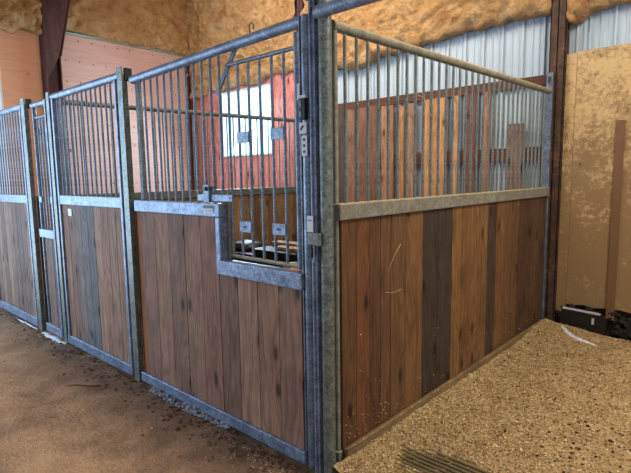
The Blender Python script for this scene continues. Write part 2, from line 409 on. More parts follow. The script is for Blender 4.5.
daylight_mesh('daylight_streak', [(.26, 3.22), (.33, 3.11), (.41, 3.02), (.52, 2.97), (.63, 2.98)], .026, .024, 'thin white mesh streak standing in for daylight on the shavings below the broken panel foot', bed_z)  # sunlight under the panels, drawn as a white ridge
daylight_mesh('daylight_strip', [(-3.92, -.06), (-3.32, -.06)], .04, .012, 'white mesh strip standing in for daylight on the ground under the narrow far stall gate', aisle_z)  # daylight through the gate gap, drawn as a white ridge
daylight_mesh('daylight_line', [(-4.75, -.06), (-4.05, -.06)], .009, .008, 'thin pale mesh line standing in for daylight on the ground under the farthest stall front', aisle_z)  # light leak under the fence, drawn as a pale ridge
m = MB(); bm = bmesh.new(); bmesh.ops.create_icosphere(bm, subdivisions=3, radius=.14)
for v in bm.verts:
    v.co *= 1+.25*noise.noise(v.co*9); v.co.z *= .12; v.co.x *= 1.3
bmesh.ops.translate(bm, vec=(-4.15, -.62, .005), verts=bm.verts); m.bm(bm)
tag(m.build('dirt_slab', M['redclod'], origin=(-4.15, -.62, 0)), 'flat reddish lump of dirt in the aisle at the left edge', 'dirt')
m = MB(); m.path([(-2.24, -.47, .006), (-2.18, -.41, .010), (-2.1, -.36, .007), (-2.03, -.30, .008)], .006)
tag(m.build('twig', M['dirtclod'], origin=(-2.15, -.4, 0)), 'thin dark stick lying on the aisle dirt', 'stick')

# ------------------------------------------------------------------ barn shell
YR = 3.54
def corrugated(m, x0, x1, y, z0, z1, per=.2):
    prof = [(0, 0), (.30, 0), (.345, -.1), (.40, -.1), (.44, 0), (.62, 0), (.66, -.1), (.71, -.1), (.76, 0), (.88, 0), (.90, -.22), (.98, -.22), (1.0, 0)]
    xs = []; x = x0
    while x < x1:
        xs += [(min(x+p*per, x1), y+d*per*.55) for p, d in prof[:-1]]; x += per
    xs.append((x1, y)); n = len(xs); vs = [(a, b_, z0) for a, b_ in xs]+[(a, b_, z1) for a, b_ in xs]
    m.add(vs, [(i, i+1, n+i+1, n+i) for i in range(n-1)])
m = MB(); corrugated(m, -3.45, 4.2, YR, -.05, 4.7, .21); m.box(-6.3, 4.2, YR+.01, YR+.05, -.05, 4.7)
struct(m.build('wall_rear', M['siding']))
for q in ((.42, YR, -.05, 4.7), (-5.5, .42, 3.3, 4.7), (-6, -5.5, -.05, 4.7)): struct(MB().box(-6.29, -6.21, *q).build('wall_left', M['siding']))
m = MB(); m.box(-6.28, 4.2, -6, YR, 4.7, 4.76); struct(m.build('ceiling', M['roof']))

# plywood lining of the left wall
m = MB(); m.col = L((222, 166, 132)); m.box(-6.2, -6.155, .42, .94, -.01, 3.8)
tag(m.build('plywood_sheet', M['ply'], origin=(-6.17, .7, 0)), 'orange plywood sheet with horizontal grain, left of the tapered steel column', 'plywood')
m = MB(); m.col = L((200, 162, 152)); m.box(-6.2, -6.155, 1.17, 3.50, -.01, 3.72)
tag(m.build('plywood_sheet', m_ply_horizontal(True), origin=(-6.17, 2.3, 0)), 'pinkish plywood sheet with screw rows, right of the tapered steel column', 'plywood')
m = MB(); m.box(-6.2, -6.12, 1.2, 3.48, 3.721, 3.745, .003)
tag(m.build('edge_trim', M['teal'], origin=(-6.15, 2.3, 3.72)), 'thin pale green strip along the top of the pinkish plywood', 'trim')
# red board lining of the rear bay with the bright panel
th = thing('board_lining', (-4.8, 3.45, 0), 'red-pink boards lining the rear wall around the bright window', 'wall boards')
m = MB(); x = -6.15; cr = [(212, 132, 124), (202, 124, 118), (216, 140, 132), (208, 132, 126)]
while x < -3.4:
    xe = min(x+.2, -3.4); m.col = L(R.choice(cr)); m.off = (R.random()*9, R.random()*9, R.random()*9)
    if x > -5.32 and xe < -4.02: m.box(x+.002, xe-.004, 3.44, 3.47, 0, 1.95); m.box(x+.002, xe-.004, 3.44, 3.47, 2.98, 3.3)
    elif x > -5.5 and x < -5.3: m.box(x+.002, -5.335, 3.44, 3.47, 0, 3.3); m.box(-5.335, xe-.004, 3.44, 3.47, 0, 1.95); m.box(-5.335, xe-.004, 3.44, 3.47, 2.98, 3.3)
    elif xe > -4.05 and x < -4.05: m.box(x+.002, -4.04, 3.44, 3.47, 0, 1.95); m.box(x+.002, -4.04, 3.44, 3.47, 2.98, 3.3); m.box(-4.04, xe-.004, 3.44, 3.47, 0, 3.3)
    else: m.box(x+.002, xe-.004, 3.44, 3.47, 0, 3.3)
    x = xe
m.build('boards', M['wood'], th)
m = MB(); corrugated(m, -5.335, -4.04, 3.50, 1.93, 3.0, .2); w = struct(m.build('window_1', M['win']))
m = MB()
for a in ((-5.345, -5.315, 1.94, 2.99), (-4.06, -4.03, 1.94, 2.99)): m.box(a[0], a[1], 3.43, 3.46, a[2], a[3])
m.box(-5.345, -4.03, 3.43, 3.46, 1.93, 1.955); m.box(-5.345, -4.03, 3.43, 3.46, 2.975, 3.0)
fr = m.build('window_frame', M['white']); fr.parent = w

# spray foam, one run per bay
def foam_run(name, axis, a0, a1, zlow, ztop, plane, sgn, label, seed, thick=.12):
    st = .026; na = int((a1-a0)/st); nzv = int((ztop-min(z for _, z in zlow)+.1)/st); vs = []
    def zl(a):
        for (p, z), (q, y) in zip(zlow, zlow[1:]):
            if p <= a <= q: return z+(y-z)*(a-p)/(q-p)
        return zlow[0][1] if a < zlow[0][0] else zlow[-1][1]
    for i in range(na+1):
        a = a0+(a1-a0)*i/na; zb = zl(a)+.05*nz(a, seed, 2.6)+.035*nz(a, seed, 8, 2)
        for j in range(nzv+1):
            t = j/nzv; z = zb+(ztop-zb)*t
            P = Vector((a, z, seed))
            lump = noise.noise(P*1.7)*.055+abs(noise.noise(P*4.1))*.12+abs(noise.noise(P*9.5))*.11+abs(noise.noise(P*19))*.04
            e = min(1, ((z-zb)/.10)) if z > zb else 0; e = math.sqrt(max(0, 1-(1-e)**2))
            d = e*(thick*.6+lump)
            zz = z-(.02*math.sin(e*3.14))
            vs.append((a, plane+sgn*d, zz) if axis == 'x' else (plane+sgn*d, a, zz))
    m = MB(); n1 = nzv+1
    m.add(vs, [(i*n1+j, (i+1)*n1+j, (i+1)*n1+j+1, i*n1+j+1) for i in range(na) for j in range(nzv)], True)
    c = ((a0+a1)/2, plane, ztop) if axis == 'x' else (plane, (a0+a1)/2, ztop)
    return tag(m.build(name, M['foam'], origin=c), label, 'insulation', 'spray foam on the upper walls')
foam_run('spray_foam', 'y', .42, .94, [(.4, 3.60), (.62, 3.60), (.7, 3.68), (1.1, 3.60)], 4.68, -6.14, 1, 'lumpy orange spray foam above the orange plywood in the upper left corner', 1.3)
foam_run('spray_foam', 'y', 1.15, 3.44, [(1.1, 3.745), (3.5, 3.745)], 4.68, -6.14, 1, 'lumpy orange spray foam above the pale green trim strip', 4.1, .07)
foam_run('spray_foam', 'x', -6.1, -3.42, [(-6.1, 2.95), (-5.4, 3.04), (-4.9, 3.04), (-4.3, 3.02), (-4.0, 3.09), (-3.4, 3.14)], 4.68, 3.46, -1, 'lumpy orange spray foam above the bright window', 7.7, .08)
foam_run('spray_foam', 'x', -3.3, 0.0, [(-3.3, 2.99), (-2.7, 3.0), (-2.35, 2.95), (-2.0, 3.06), (-1.0, 3.13), (0, 3.13)], 4.68, 3.50, -1, 'lumpy orange spray foam above the siding between the corner post and rusty column', 11.2, .12)
foam_run('spray_foam', 'x', .14, 4.1, [(.1, 3.02), (.25, 3.02), (.4, 3.09), (1, 3.14), (4, 3.2)], 4.68, 3.50, -1, 'lumpy orange spray foam right of the rusty column at top right', 15.9, .12)

# steel columns
th = thing('steel_column', (-6.08, 1.09, 0), 'dark brown tapered steel column against the left plywood wall', 'column')
m = MB(); m.box(-6.15, -5.98, .945, .96, 0, 4.69); m.box(-6.10, -6.085, .96, 1.14, 0, 4.69); m.box(-6.15, -5.98, 1.14, 1.155, 0, 3.35); m.build('web', M['psteel'], th)
m = MB(); m.prism([(-6.0, .96, 3.0), (-6.0, 1.14, 3.35), (-6.0, 1.45, 4.69), (-6.0, .96, 4.69)], (.012, 0, 0))
m.prism([(-6.14, 1.155, 3.35), (-6.14, 1.17, 3.35), (-6.14, 1.465, 4.69), (-6.14, 1.45, 4.69)], (.16, 0, 0)); m.build('haunch', M['psteel'], th)
def col(x0, x1, y0, y1, label, mat, T_=4.69):
    th = thing('steel_column', ((x0+x1)/2, (y0+y1)/2, 0), label, 'column')
    m = MB(); m.box(x0, x1, y0, y0+.012, 0, T_, .002); m.box(x0, x1, y1-.012, y1, 0, T_); m.box((x0+x1)/2-.005, (x0+x1)/2+.005, y0, y1, 0, T_)
    m.box(x0, x0+.01, y0, y0+.04, 0, T_); m.box(x1-.01, x1, y0, y0+.04, 0, T_); m.build('shaft', mat, th)
    for z in (.4, 1.6, 2.6): MB().tube(((x0+x1)/2+.03, y0, z), ((x0+x1)/2+.03, y0-.012, z), .012, 6).build('bolt', mat, th)
    return th
col(-6.13, -6.01, 3.31, 3.43, 'dark steel column in the far barn corner left of the bright window', M['psteel'], 3.6)
col(-3.42, -3.30, 3.385, 3.49, 'dark steel column showing only above the corner post of the stalls', M['psteel'])
col(-.005, .14, 3.385, 3.50, 'rusty dark brown steel column where the right partition meets the rear wall', M['rust'])

# girts and upright boards on the siding
def girt(z0, z1, label):
    m = MB(); m.col = L((98, 66, 50)); m.off = (R.random()*9, 0, 0); m.box(-3.298, -.006, 3.485, 3.513, z0, z1, .004)
    tag(m.build('wall_girt', M['tim_x'], origin=(-1.6, 3.51, z0)), label, 'girt')
girt(2.46, 2.56, 'upper rust-brown horizontal girt on the pale siding, at the tops of the upright boards')
girt(1.70, 1.85, 'lower rust-brown horizontal girt on the pale siding, showing in the gaps between boards')
BD = [(-2.98, -2.83, 2.46, (96, 68, 56), 'dark brown upright board on the rear siding, half hidden by the corner post'),
      (-2.81, -2.635, 2.46, (86, 66, 58), 'dark grey-brown upright board on the rear siding, nearest the corner post'),
      (-2.62, -2.46, 2.46, (132, 92, 68), 'narrow tan-brown upright board, second on the rear siding from the corner post'),
      (-2.395, -2.235, 2.46, (128, 80, 58), 'reddish-brown upright board, left one of the touching dark pair'),
      (-2.225, -2.085, 2.47, (120, 76, 54), 'reddish-brown upright board with a knot hole, right one of the touching dark pair'),
      (-2.03, -1.855, 2.45, (158, 104, 66), 'orange-brown upright board just right of the touching dark pair'),
      (-1.79, -1.70, 2.42, (176, 112, 58), 'thin orange upright board between two strips of pale siding'),
      (-1.66, -1.54, 2.44, (150, 106, 74), 'brown upright board with a white spot, right of the thin orange board'),
      (-1.45, -1.345, 2.46, (186, 124, 66), 'bright orange-tan upright board, left of the three touching ones'),
      (-1.335, -1.24, 2.46, (178, 116, 60), 'bright orange-tan upright board, middle of the three touching ones'),
      (-1.23, -1.13, 2.46, (188, 126, 68), 'bright orange-tan upright board, right of the three touching ones'),
      (-1.06, -.975, 2.46, (182, 126, 76), 'narrow light orange upright board standing alone between siding strips'),
      (-.89, -.776, 2.46, (112, 70, 52), 'dark red-brown upright board between two lighter boards on the siding'),
      (-.705, -.61, 2.46, (150, 100, 68), 'brown upright board, last tall one before the rusty column'),
      (-.405, -.255, 2.10, (128, 84, 62), 'short brown upright board ending below the others near the rusty column')]
for x0, x1, z, c, lb in BD:
    m = MB(); gq = sum(c)/3; c = tuple(min(255, 1.2*(q*.66+gq*.34)) for q in c); m.col = L(c); m.off = (R.random()*20, R.random()*20, R.random()*9); m.box(x0, x1, 3.455, 3.4862, -.015, z, .003)
    tag(m.build('wall_board', M['board'], origin=((x0+x1)/2, 3.47, .05)), lb, 'board', 'upright boards on the rear siding')

# right stall back panels
def sheet(x0, x1, z0, z1, y0, c, label, name='particle_board', jag=False):
    m = MB(); m.col = L(c); n = 14; pts = []
    for i in range(n+1):
        x = x0+(x1-x0)*i/n; pts.append((x, y0, z0+(.02*nz(x, 0, 9)+.03*nz(x, 2, 23) if jag else 0)))
    pts += [(x1, y0, z1), (x0, y0, z1)]; m.prism(pts, (0, .014, 0))
    tag(m.build(name, M['particle'], origin=((x0+x1)/2, y0, z0)), label, 'panel')
sheet(.145, .236, .14, 2.71, 3.425, (198, 168, 120), 'narrow tan board strip beside the rusty column', 'board_strip')
sheet(.238, 1.35, .27, 2.72, 3.43, (202, 172, 124), 'large stained tan particle board panel in the right stall', jag=True)
sheet(.598, .668, .18, 2.05, 3.408, (122, 88, 62), 'dark brown vertical strip nailed over the tan panel', 'board_strip', jag=True)
sheet(1.352, 2.57, .27, 2.72, 3.43, (198, 168, 120), 'tan particle board panel farther right beyond the picture edge', jag=True)
# dark rubble behind the panel foot
th = thing('broken_kickboard', (.42, 3.40, 0), 'black broken board with a pale top edge lying at the foot of the tan panel', 'board')
m = MB(); m.prism([(.24, 3.33, .05), (.62, 3.33, .05), (.63, 3.33, .17), (.58, 3.33, .235), (.24, 3.33, .25), (.2, 3.33, .16)], (0, .045, 0)); m.build('board', M['plastic'], th)
m = MB(); m.prism([(.235, 3.325, .243), (.57, 3.325, .228), (.57, 3.325, .242), (.235, 3.325, .257)], (0, .03, 0)); m.build('edge', M['cloth'], th)
m = MB(); m.prism([(.50, 3.324, .13), (.52, 3.324, .13), (.52, 3.324, .19), (.50, 3.324, .19)], (0, .005, 0)); m.build('tag', M['cloth'], th)
m = MB()
for i in range(150):
    x = R.uniform(.16, 1.5); bm = bmesh.new(); bmesh.ops.create_icosphere(bm, subdivisions=2, radius=R.uniform(.02, .045))
    for v in bm.verts: v.co *= 1+.35*noise.noise(v.co*30+Vector((i, 0, 0)))
    bmesh.ops.translate(bm, vec=(x, R.uniform(3.42, 3.47), R.uniform(.03, .25)), verts=bm.verts); m.bm(bm)
tag(MB().box(.15, 3.2, 3.495, 3.512, -.01, .38).build('added_gap_backing', M['dung'], origin=(1, 3.52, 0)), 'dark backing board added behind the gap under the tan panels', 'board')  # added backing that darkens the gap and hides the siding
tag(m.build('dark_debris', m_simple('dark_muck', srgb(34, 28, 26), .9, 0, .3, 30, .4)), 'dark crumbled debris in the gap under the tan panels', 'debris', kind='stuff')

# ------------------------------------------------------------------ stall fronts
FC = [(138, 104, 87), (151, 116, 96), (132, 102, 89), (147, 113, 94), (140, 102, 85), (125, 95, 80), (156, 120, 98), (147, 111, 89), (138, 107, 89), (158, 118, 94)]
FCB = [(140, 107, 89), (132, 102, 89), (127, 111, 105), (114, 109, 109), (110, 107, 109), (162, 129, 109), (156, 118, 100), (151, 120, 103), (154, 120, 100)]
FCC = [(118, 93, 82), (134, 109, 96), (114, 91, 82), (138, 111, 96), (123, 100, 89), (114, 91, 82), (107, 88, 82)]
HT = 2.345
def rail(x0, x1, zc, h=.085, y0=-.04, y1=.03): return MB().box(x0, x1, y0, y1, zc-h/2, zc+h/2, .006)

# nearest front: full bars on the left, dropped feeding opening on the right
A = thing('stall_fence', (-1.0, 0, 0), 'nearest wooden stall front with a dropped barred opening beside the corner post', 'stall front')
MB().tube((-1.83, .0, HT-.045), (-.11, .0, HT+.005), .03, 18).build('top_rail', M['galv_rail'], A)
rail(-1.84, -.80, 1.383).build('middle_rail', M['galv_rail'], A)
m = MB(); m.box(-.845, -.80, -.04, .03, 1.0, 1.34, .006); m.build('notch_upright', M['galv_rail'], A)
rail(-.845, -.112, 1.03, .09, -.042, .032).build('notch_rail', M['galv_rail'], A)
rail(-1.88, -.112, .045, .075).build('bottom_rail', M['galv_rail'], A)
m = MB(); m.tube((-1.805, .03, .05), (-1.805, .03, HT-.03), .024); m.build('left_upright', M['galv_old'], A)
m = MB(); m.tube((-.082, 0, 0.0), (-.082, 0, 2.37), .031, 20); m.box(-.119, -.111, -.025, .025, 0, 2.37, .002); m.build('hinge_tube', M['galv'], A)
m = MB(); planks_x(m, -1.775, -.84, -.026, .012, .083, 1.34, .187, FC); planks_x(m, -.84, -.121, -.026, .012, .083, .985, .178, FC[5:]+FC)
m.build('planks', M['wood'], A)
m = MB(); m.col = L((150, 98, 62)); m.box(-1.86, -1.777, -.012, .03, .083, 1.34); m.build('edge_board', M['board'], A)
xs = [-1.755+i*.0866 for i in range(12)]
bars(A, [(x, 0, 1.425, 2.30+.02*(x+1.8)) for x in xs if x < -.8], .0085, M['galv'])
ti = MB().path([(-.51, .0, 2.37), (-.515, 0, 2.41), (-.50, 0, 2.425), (-.48, 0, 2.41), (-.483, 0, 2.385)], .005).build('wire_hook', M['galv_old'], A)
m = MB(); m.box(-.955, -.855, -.044, -.0405, 1.365, 1.412); st = m.build('sticker', M['sticker'], A)
m = MB(); m.box(-.955, -.855, -.0455, -.0445, 1.393, 1.412); m.box(-.945, -.865, -.0455, -.0445, 1.382, 1.385); m.box(-.945, -.865, -.0455, -.0445, 1.374, 1.377); m.build('print', M['ink'], st)
# swinging feeding grille inside the notch
Y = thing('feeding_grille', (-.45, .03, 1.08), 'swing-down barred grille filling the dropped opening of the nearest stall front', 'grille')
MB().tube((-.765, .03, 2.242), (-.185, .03, 2.242), .012).build('top_bar', M['galv'], Y)
MB().tube((-.79, .03, 1.10), (-.185, .03, 1.095), .011).build('bottom_bar', M['galv_dust'], Y)
MB().tube((-.185, .03, 1.08), (-.185, .03, 2.315), .015).build('side_tube', M['galv'], Y)
MB().tube((-.79, .03, 1.08), (-.775, .03, 1.45), .012).build('side_rod', M['galv_dust'], Y)
bars(Y, [(x, .03, 1.10, 2.242) for x in (-.755, -.665, -.571, -.475, -.377, -.283)], .0085, M['galv'])
m = MB(); m.prism([(-.70, .03, 2.325), (-.668, .03, 2.325), (-.866, .03, 2.08), (-.893, .03, 2.095)], (0, .012, 0)); m.build('brace', M['galv'], Y)
for x, z in ((-.618, 1.812), (-.33, 1.815), (-.618, 1.289), (-.33, 1.292)):
    m = MB(); m.box(x-.052, x+.052, .012, .018, z-.032, z+.032, .002); p = m.build('tie_plate', M['galv_rail'], Y)
    MB().box(x-.016, x+.016, .0105, .0115, z-.006, z+.006).build('slot', M['white'] if z > 1.5 else M['ink'], p)
K = thing('slide_latch', (-.83, -.03, 1.425), 'galvanized slide latch sitting on the middle rail of the nearest stall front', 'latch')
m = MB(); m.box(-1.0, -.655, -.05, -.038, 1.438, 1.482, .004); m.build('slide_bar', M['galv_rail'], K)
m = MB(); m.box(-.925, -.865, -.062, -.052, 1.43, 1.54, .004); m.box(-.925, -.865, -.037, -.027, 1.43, 1.53, .003); m.build('bracket', M['galv'], K)
MB().tube((-.895, -.075, 1.515), (-.895, -.03, 1.515), .014).build('pin', M['black'], K)
MB().tube((-.675, -.0515, 1.46), (-.675, -.0505, 1.46), .007, 10).build('hole', M['black'], K)

# middle front
B = thing('stall_fence', (-2.6, 0, 0), 'middle wooden stall front with full-height bars above and a small white tag on its boards', 'stall front')
MB().tube((-3.30, -.01, HT), (-1.99, -.01, HT+.005), .031, 18).build('top_rail', M['galv_rail'], B)
rail(-3.25, -2.02, 1.398).build('middle_rail', M['galv_rail'], B)
rail(-3.30, -2.02, .045, .085).build('bottom_rail', M['galv_rail'], B)
m = MB(); m.box(-2.05, -2.018, -.042, .03, .03, 2.32, .004); m.build('right_upright', M['galv_rail'], B)
m = MB(); m.box(-3.27, -3.235, -.042, .03, .03, 2.32, .004); m.build('left_upright', M['galv_rail'], B)
m = MB(); planks_x(m, -3.23, -2.055, -.026, .012, .088, 1.355, .131, FCB); m.build('planks', M['wood'], B)
bars(B, [(-3.20+i*.0866, -.01, 1.44, 2.32) for i in range(14) if -3.2+i*.0866 < -2.07], .0085, M['galv'])
MB().box(-3.09, -3.015, -.03, -.027, 1.255, 1.32).build('tag_plate', M['sticker'], B)

# narrow gate
N = thing('stall_gate', (-3.6, 0, 0), 'narrow stall gate with low boards between the two far posts', 'gate')
MB().tube((-3.85, -.0, HT-.02), (-3.42, -.0, HT-.02), .028, 16).build('top_rail', M['galv_rail'], N)
rail(-3.83, -3.43, 1.05, .085).build('middle_rail', M['galv_rail'], N)
rail(-3.85, -3.43, .06, .08).build('bottom_rail', M['galv_rail'], N)
MB().box(-3.45, -3.42, -.04, .03, .03, 2.34, .004).build('right_upright', M['galv_rail'], N)
MB().tube((-3.82, .0, .03), (-3.82, 0, 2.32), .02).build('left_upright', M['galv'], N)
MB().tube((-3.80, .0, 2.20), (-3.45, 0, 2.20), .01).build('grille_rail', M['galv'], N)
m = MB(); planks_x(m, -3.73, -3.455, -.026, .012, .1, 1.01, .092, [(122, 98, 86), (130, 106, 94), (104, 96, 98)]); m.build('planks', M['wood'], N)
bars(N, [(-3.75+i*.075, 0, 1.09, 2.20) for i in range(4)], .0085, M['galv'])
for x in (-3.78, -3.50): MB().box(x-.03, x+.03, -.02, -.012, 1.36, 1.42, .003).build('tie_plate', M['galv'], N)
for x in (-3.70, ): MB().box(x-.05, x+.2, .012, .018, 2.03, 2.09, .003).build('upper_plate', M['galv'], N)

# farthest front
D = thing('stall_fence', (-4.7, 0, 0), 'farthest wooden stall front with bars lit pale blue, at the left edge', 'stall front')
MB().tube((-5.42, 0, HT), (-4.10, 0, HT), .032, 18).build('top_rail', M['galv_rail'], D)
rail(-5.4, -4.10, 1.385).build('middle_rail', M['galv_rail'], D)
rail(-5.4, -4.10, .05, .09).build('bottom_rail', M['galv_rail'], D)
MB().box(-4.125, -4.095, -.042, .03, .03, 2.33, .004).build('right_upright', M['galv_rail'], D)
MB().box(-5.41, -5.375, -.042, .03, .03, 2.38, .004).build('left_upright', M['galv_rail'], D)
m = MB(); planks_x(m, -5.37, -4.13, -.026, .012, .095, 1.343, .138, FCC); m.build('planks', M['wood'], D)
bars(D, [(-5.33+i*.0866, 0, 1.43, 2.32) for i in range(14)], .0085, M['galv'])
MB().box(-5.2, -5.13, -.03, -.027, 1.26, 1.33).build('tag_plate', M['sticker'], D)

# posts
def post(x0, x1, label, ztop=2.40):
    th = thing('stall_post', ((x0+x1)/2, 0, 0), label, 'post')
    m = MB(); m.box(x0, x1, -.047, -.039, -.04, ztop, .002); m.box(x0, x0+.007, -.04, .025, -.04, ztop-.06); m.box(x1-.007, x1, -.04, -.005, -.04, ztop-.06)
    m.build('channel', M['galv_old'], th)
    c = (x0+x1)/2
    MB().tube((c, -.048, ztop-.04), (c, -.0455, ztop-.04), .008, 10).build('bolt_hole', M['black'], th)
    m = MB(); m.box(x1-.004, x1+.03, -.03, .02, ztop-.10, ztop-.01, .003); m.build('clip', M['black'], th)
    m = MB(); m.box(x1+.002, x1+.05, .0, .01, -.02, 1.42); m.build('gap_shade_strip', M['black'], th)  # black strip painting in the shade of the gap beside the post
    return th
post(-1.975, -1.898, 'galvanized stall post with a bolted top plate between the nearest and middle fronts')
post(-3.365, -3.30, 'galvanized stall post between the narrow gate and the middle front', 2.39)
post(-4.05, -3.955, 'galvanized stall post with a dark clip between the farthest front and the gate', 2.41)
P = thing('corner_post', (0, 0, 0), 'tall galvanized corner post where the stall front meets the right partition', 'post')
m = MB(); m.box(-.038, .0, -.038, -.03, -.04, 2.9, .002); m.box(-.008, 0, -.035, .04, -.04, 2.9)
m.box(-.026, -.019, -.05, -.0375, -.04, 2.9, .002); m.build('channel', M['galv_rail'], P)
MB().box(-.05, -.03, -.002, .01, -.02, 2.38).build('gap_shade_strip', M['black'], P)  # hinge gap shadow drawn as a black strip
MB().tube((.034, 0, -.04), (.034, 0, 2.62), .034, 22).build('round_tube', M['galv_old'], P)
m = MB(); m.box(-.045, .035, -.062, -.04, 1.235, 1.30, .006); m.build('clamp', M['galv_old'], P)
MB().tube((-.022, -.055, 1.17), (-.022, -.055, 1.24), .007).build('clamp_bolt', M['black'], P)
MB().tube((-.006, -.055, 1.15), (-.006, -.055, 1.24), .005).build('clamp_bolt', M['galv'], P)
MB().tube((-.012, -.041, 2.375), (-.012, -.038, 2.375), .009, 10).build('bolt_hole', M['black'], P)
MB().tube((-.02, -.041, 1.85), (-.02, -.038, 1.85), .007, 10).build('bolt_hole', M['black'], P)
s = MB().box(-.052, -.012, -.055, -.052, 1.303, 1.385).build('sticker', M['sticker'], P)
MB().box(-.045, -.02, -.0565, -.0555, 1.36, 1.364).build('print', M['ink'], s)
s = MB().box(-.047, -.03, -.075, -.03, 2.42, 2.6, .004).build('top_clip', M['black'], P)
# latch and stickers on the hinge tube of the nearest front
H_ = MB(); H_.box(-0.090, -0.050, -.062, -.034, 1.86, 1.965, .004); h = H_.build('spring_latch', M['black'], A)
MB().box(-0.085, -0.070, -.066, -.0625, 1.875, 1.905, .002).build('latch_tongue', M['galv'], h)
MB().box(-0.085, -0.070, -.066, -.0625, 1.92, 1.955, .002).build('latch_tongue', M['galv'], h)
MB().box(-0.093, -0.054, -.05, -.03, 1.967, 1.982, .002).build('latch_cap', M['white'], h)
s = MB().box(-0.110, -0.060, -.04, -.036, 1.795, 1.850).build('sticker', M['sticker'], A)
m = MB(); m.prism([(-.105, -.0415, 1.813), (-.088, -.0415, 1.836), (-.078, -.0415, 1.828), (-.070, -.0415, 1.84), (-.086, -.0415, 1.822), (-.093, -.0415, 1.812)], (0, .001, 0)); m.build('arrow_print', M['ink'], s)
s = MB().box(-0.093, -0.056, -.042, -.037, 1.685, 1.785).build('sticker', M['sticker'], A)
for z in (1.765, 1.735, 1.705): MB().tube((-0.074, -.0435, z), (-0.074, -.0425, z), .008, 12).build('round_print', M['ink'], s)
MB().box(-0.148, -0.129, -.012, .0, 1.97, 2.05).build('white_tag', M['sticker'], A)
# header over the open doorway
HD = thing('header_rail', (.03, -.0, HT), 'blue-grey header tube running up to the right from the corner post', 'rail')
MB().tube((.01, -.03, HT+.012), (3.6, -.03, HT+.012), .031, 18).build('tube', M['galv_rail'], HD)
MB().box(3.56, 3.66, -.06, .04, -.02, 2.5, .004).build('end_post', M['galv_old'], HD)

# ------------------------------------------------------------------ partitions
def partition(xc, label, cols, ys, mat, kick=True, dust=True):
    T = thing('stall_partition', (xc, 1.7, 0), label, 'partition')
    g = M['galv_dust'] if dust else M['galv_old']
    MB().tube((xc, .07, 2.318), (xc, 3.355, 2.372), .026, 18).build('top_rail', g, T)
    m = MB(); m.box(xc-.03, xc+.045, .07, 3.34, 1.355, 1.44, .006); m.build('middle_rail', g, T)
    m = MB(); m.box(xc-.035, xc+.02, .07, 3.34, .03, .09, .004); m.build('bottom_rail', g, T)
    m = MB(); m.box(xc-.03, xc+.035, 3.325, 3.36, .0, 2.40, .004); m.build('end_upright', M['galv'], T)
    m = MB(); m.tube((xc+.0, .09, .05), (xc+.0, .09, 2.31), .014); m.build('front_upright', g, T)
    m = MB(); planks_y(m, ys, xc-.012, xc+.026, .06, 1.36, cols); m.build('planks', mat, T)
    y = .17; sp = []
    while y < 3.3: sp.append((xc, y, 1.44, 2.305+.0164*(y-.07))); y += .0985
    bars(T, sp, .009, M['galv_old'])
    if kick:
        m = MB(); m.col = L((128, 106, 76)); m.off = (3, 1, 2)
        m.box(xc+.03, xc+.062, .10, 3.3, .02, .108, .005); m.build('kick_board', M['tim_y'], T)
    m = MB(); m.box(xc-.03, xc+.03, 3.345, 3.372, 2.36, 2.55, .003); p = m.build('hanger_plate', M['galv'], T)
    MB().box(xc-.01, xc+.01, 3.338, 3.344, 2.45, 2.51).build('slot', M['ink'], p)
    return T
PY = [.10, .225, .35, .455, .56, .725, .93, 1.13, 1.33, 1.475, 1.62, 1.77, 1.93, 2.1, 2.26, 2.42, 2.6, 2.78, 2.95, 3.12, 3.32]
PC = [(100, 68, 43), (113, 73, 45), (95, 64, 43), (106, 73, 49), (108, 77, 50), (118, 84, 54), (66, 53, 43), (68, 55, 45), (131, 95, 58), (122, 86, 54), (126, 90, 56),
      (124, 90, 56), (75, 58, 45), (117, 82, 52), (113, 80, 52), (108, 77, 49), (82, 58, 41), (88, 62, 43), (93, 68, 47), (84, 62, 45)]
partition(.02, 'right wooden partition with barred top running from the corner post back to the rear wall', PC, PY, M['wood2'])
partition(-3.36, 'partition with barred top behind the middle front, seen through the bars', [(136, 106, 78), (120, 92, 68), (144, 112, 80), (130, 102, 74), (110, 86, 66)],
          [.10+i*.161 for i in range(21)], M['wood2'], kick=False, dust=False)

# straw wisps caught on the partition
def wisp(pts, label, r=.0013):
    tag(MB().path(pts, r, 6).build('straw_wisp', m_straw, origin=pts[0]), label, 'straw')
m_straw = m_simple('straw', srgb(214, 190, 140), .7)
wisp([(.049, .66, 1.17), (.050, .60, 1.12), (.049, .55, 1.06), (.0485, .53, 1.02)], 'curved straw wisp stuck on the right partition boards, upper one')
wisp([(.049, .50, .90), (.050, .58, .885), (.0485, .67, .89)], 'short straw wisp stuck on the right partition boards, lower one')
wisp([(.005, .88, 2.08), (.038, .93, 2.06), (.036, .98, 2.0), (.038, 1.02, 1.96)], 'pale straw wisp hooked over the partition bars')

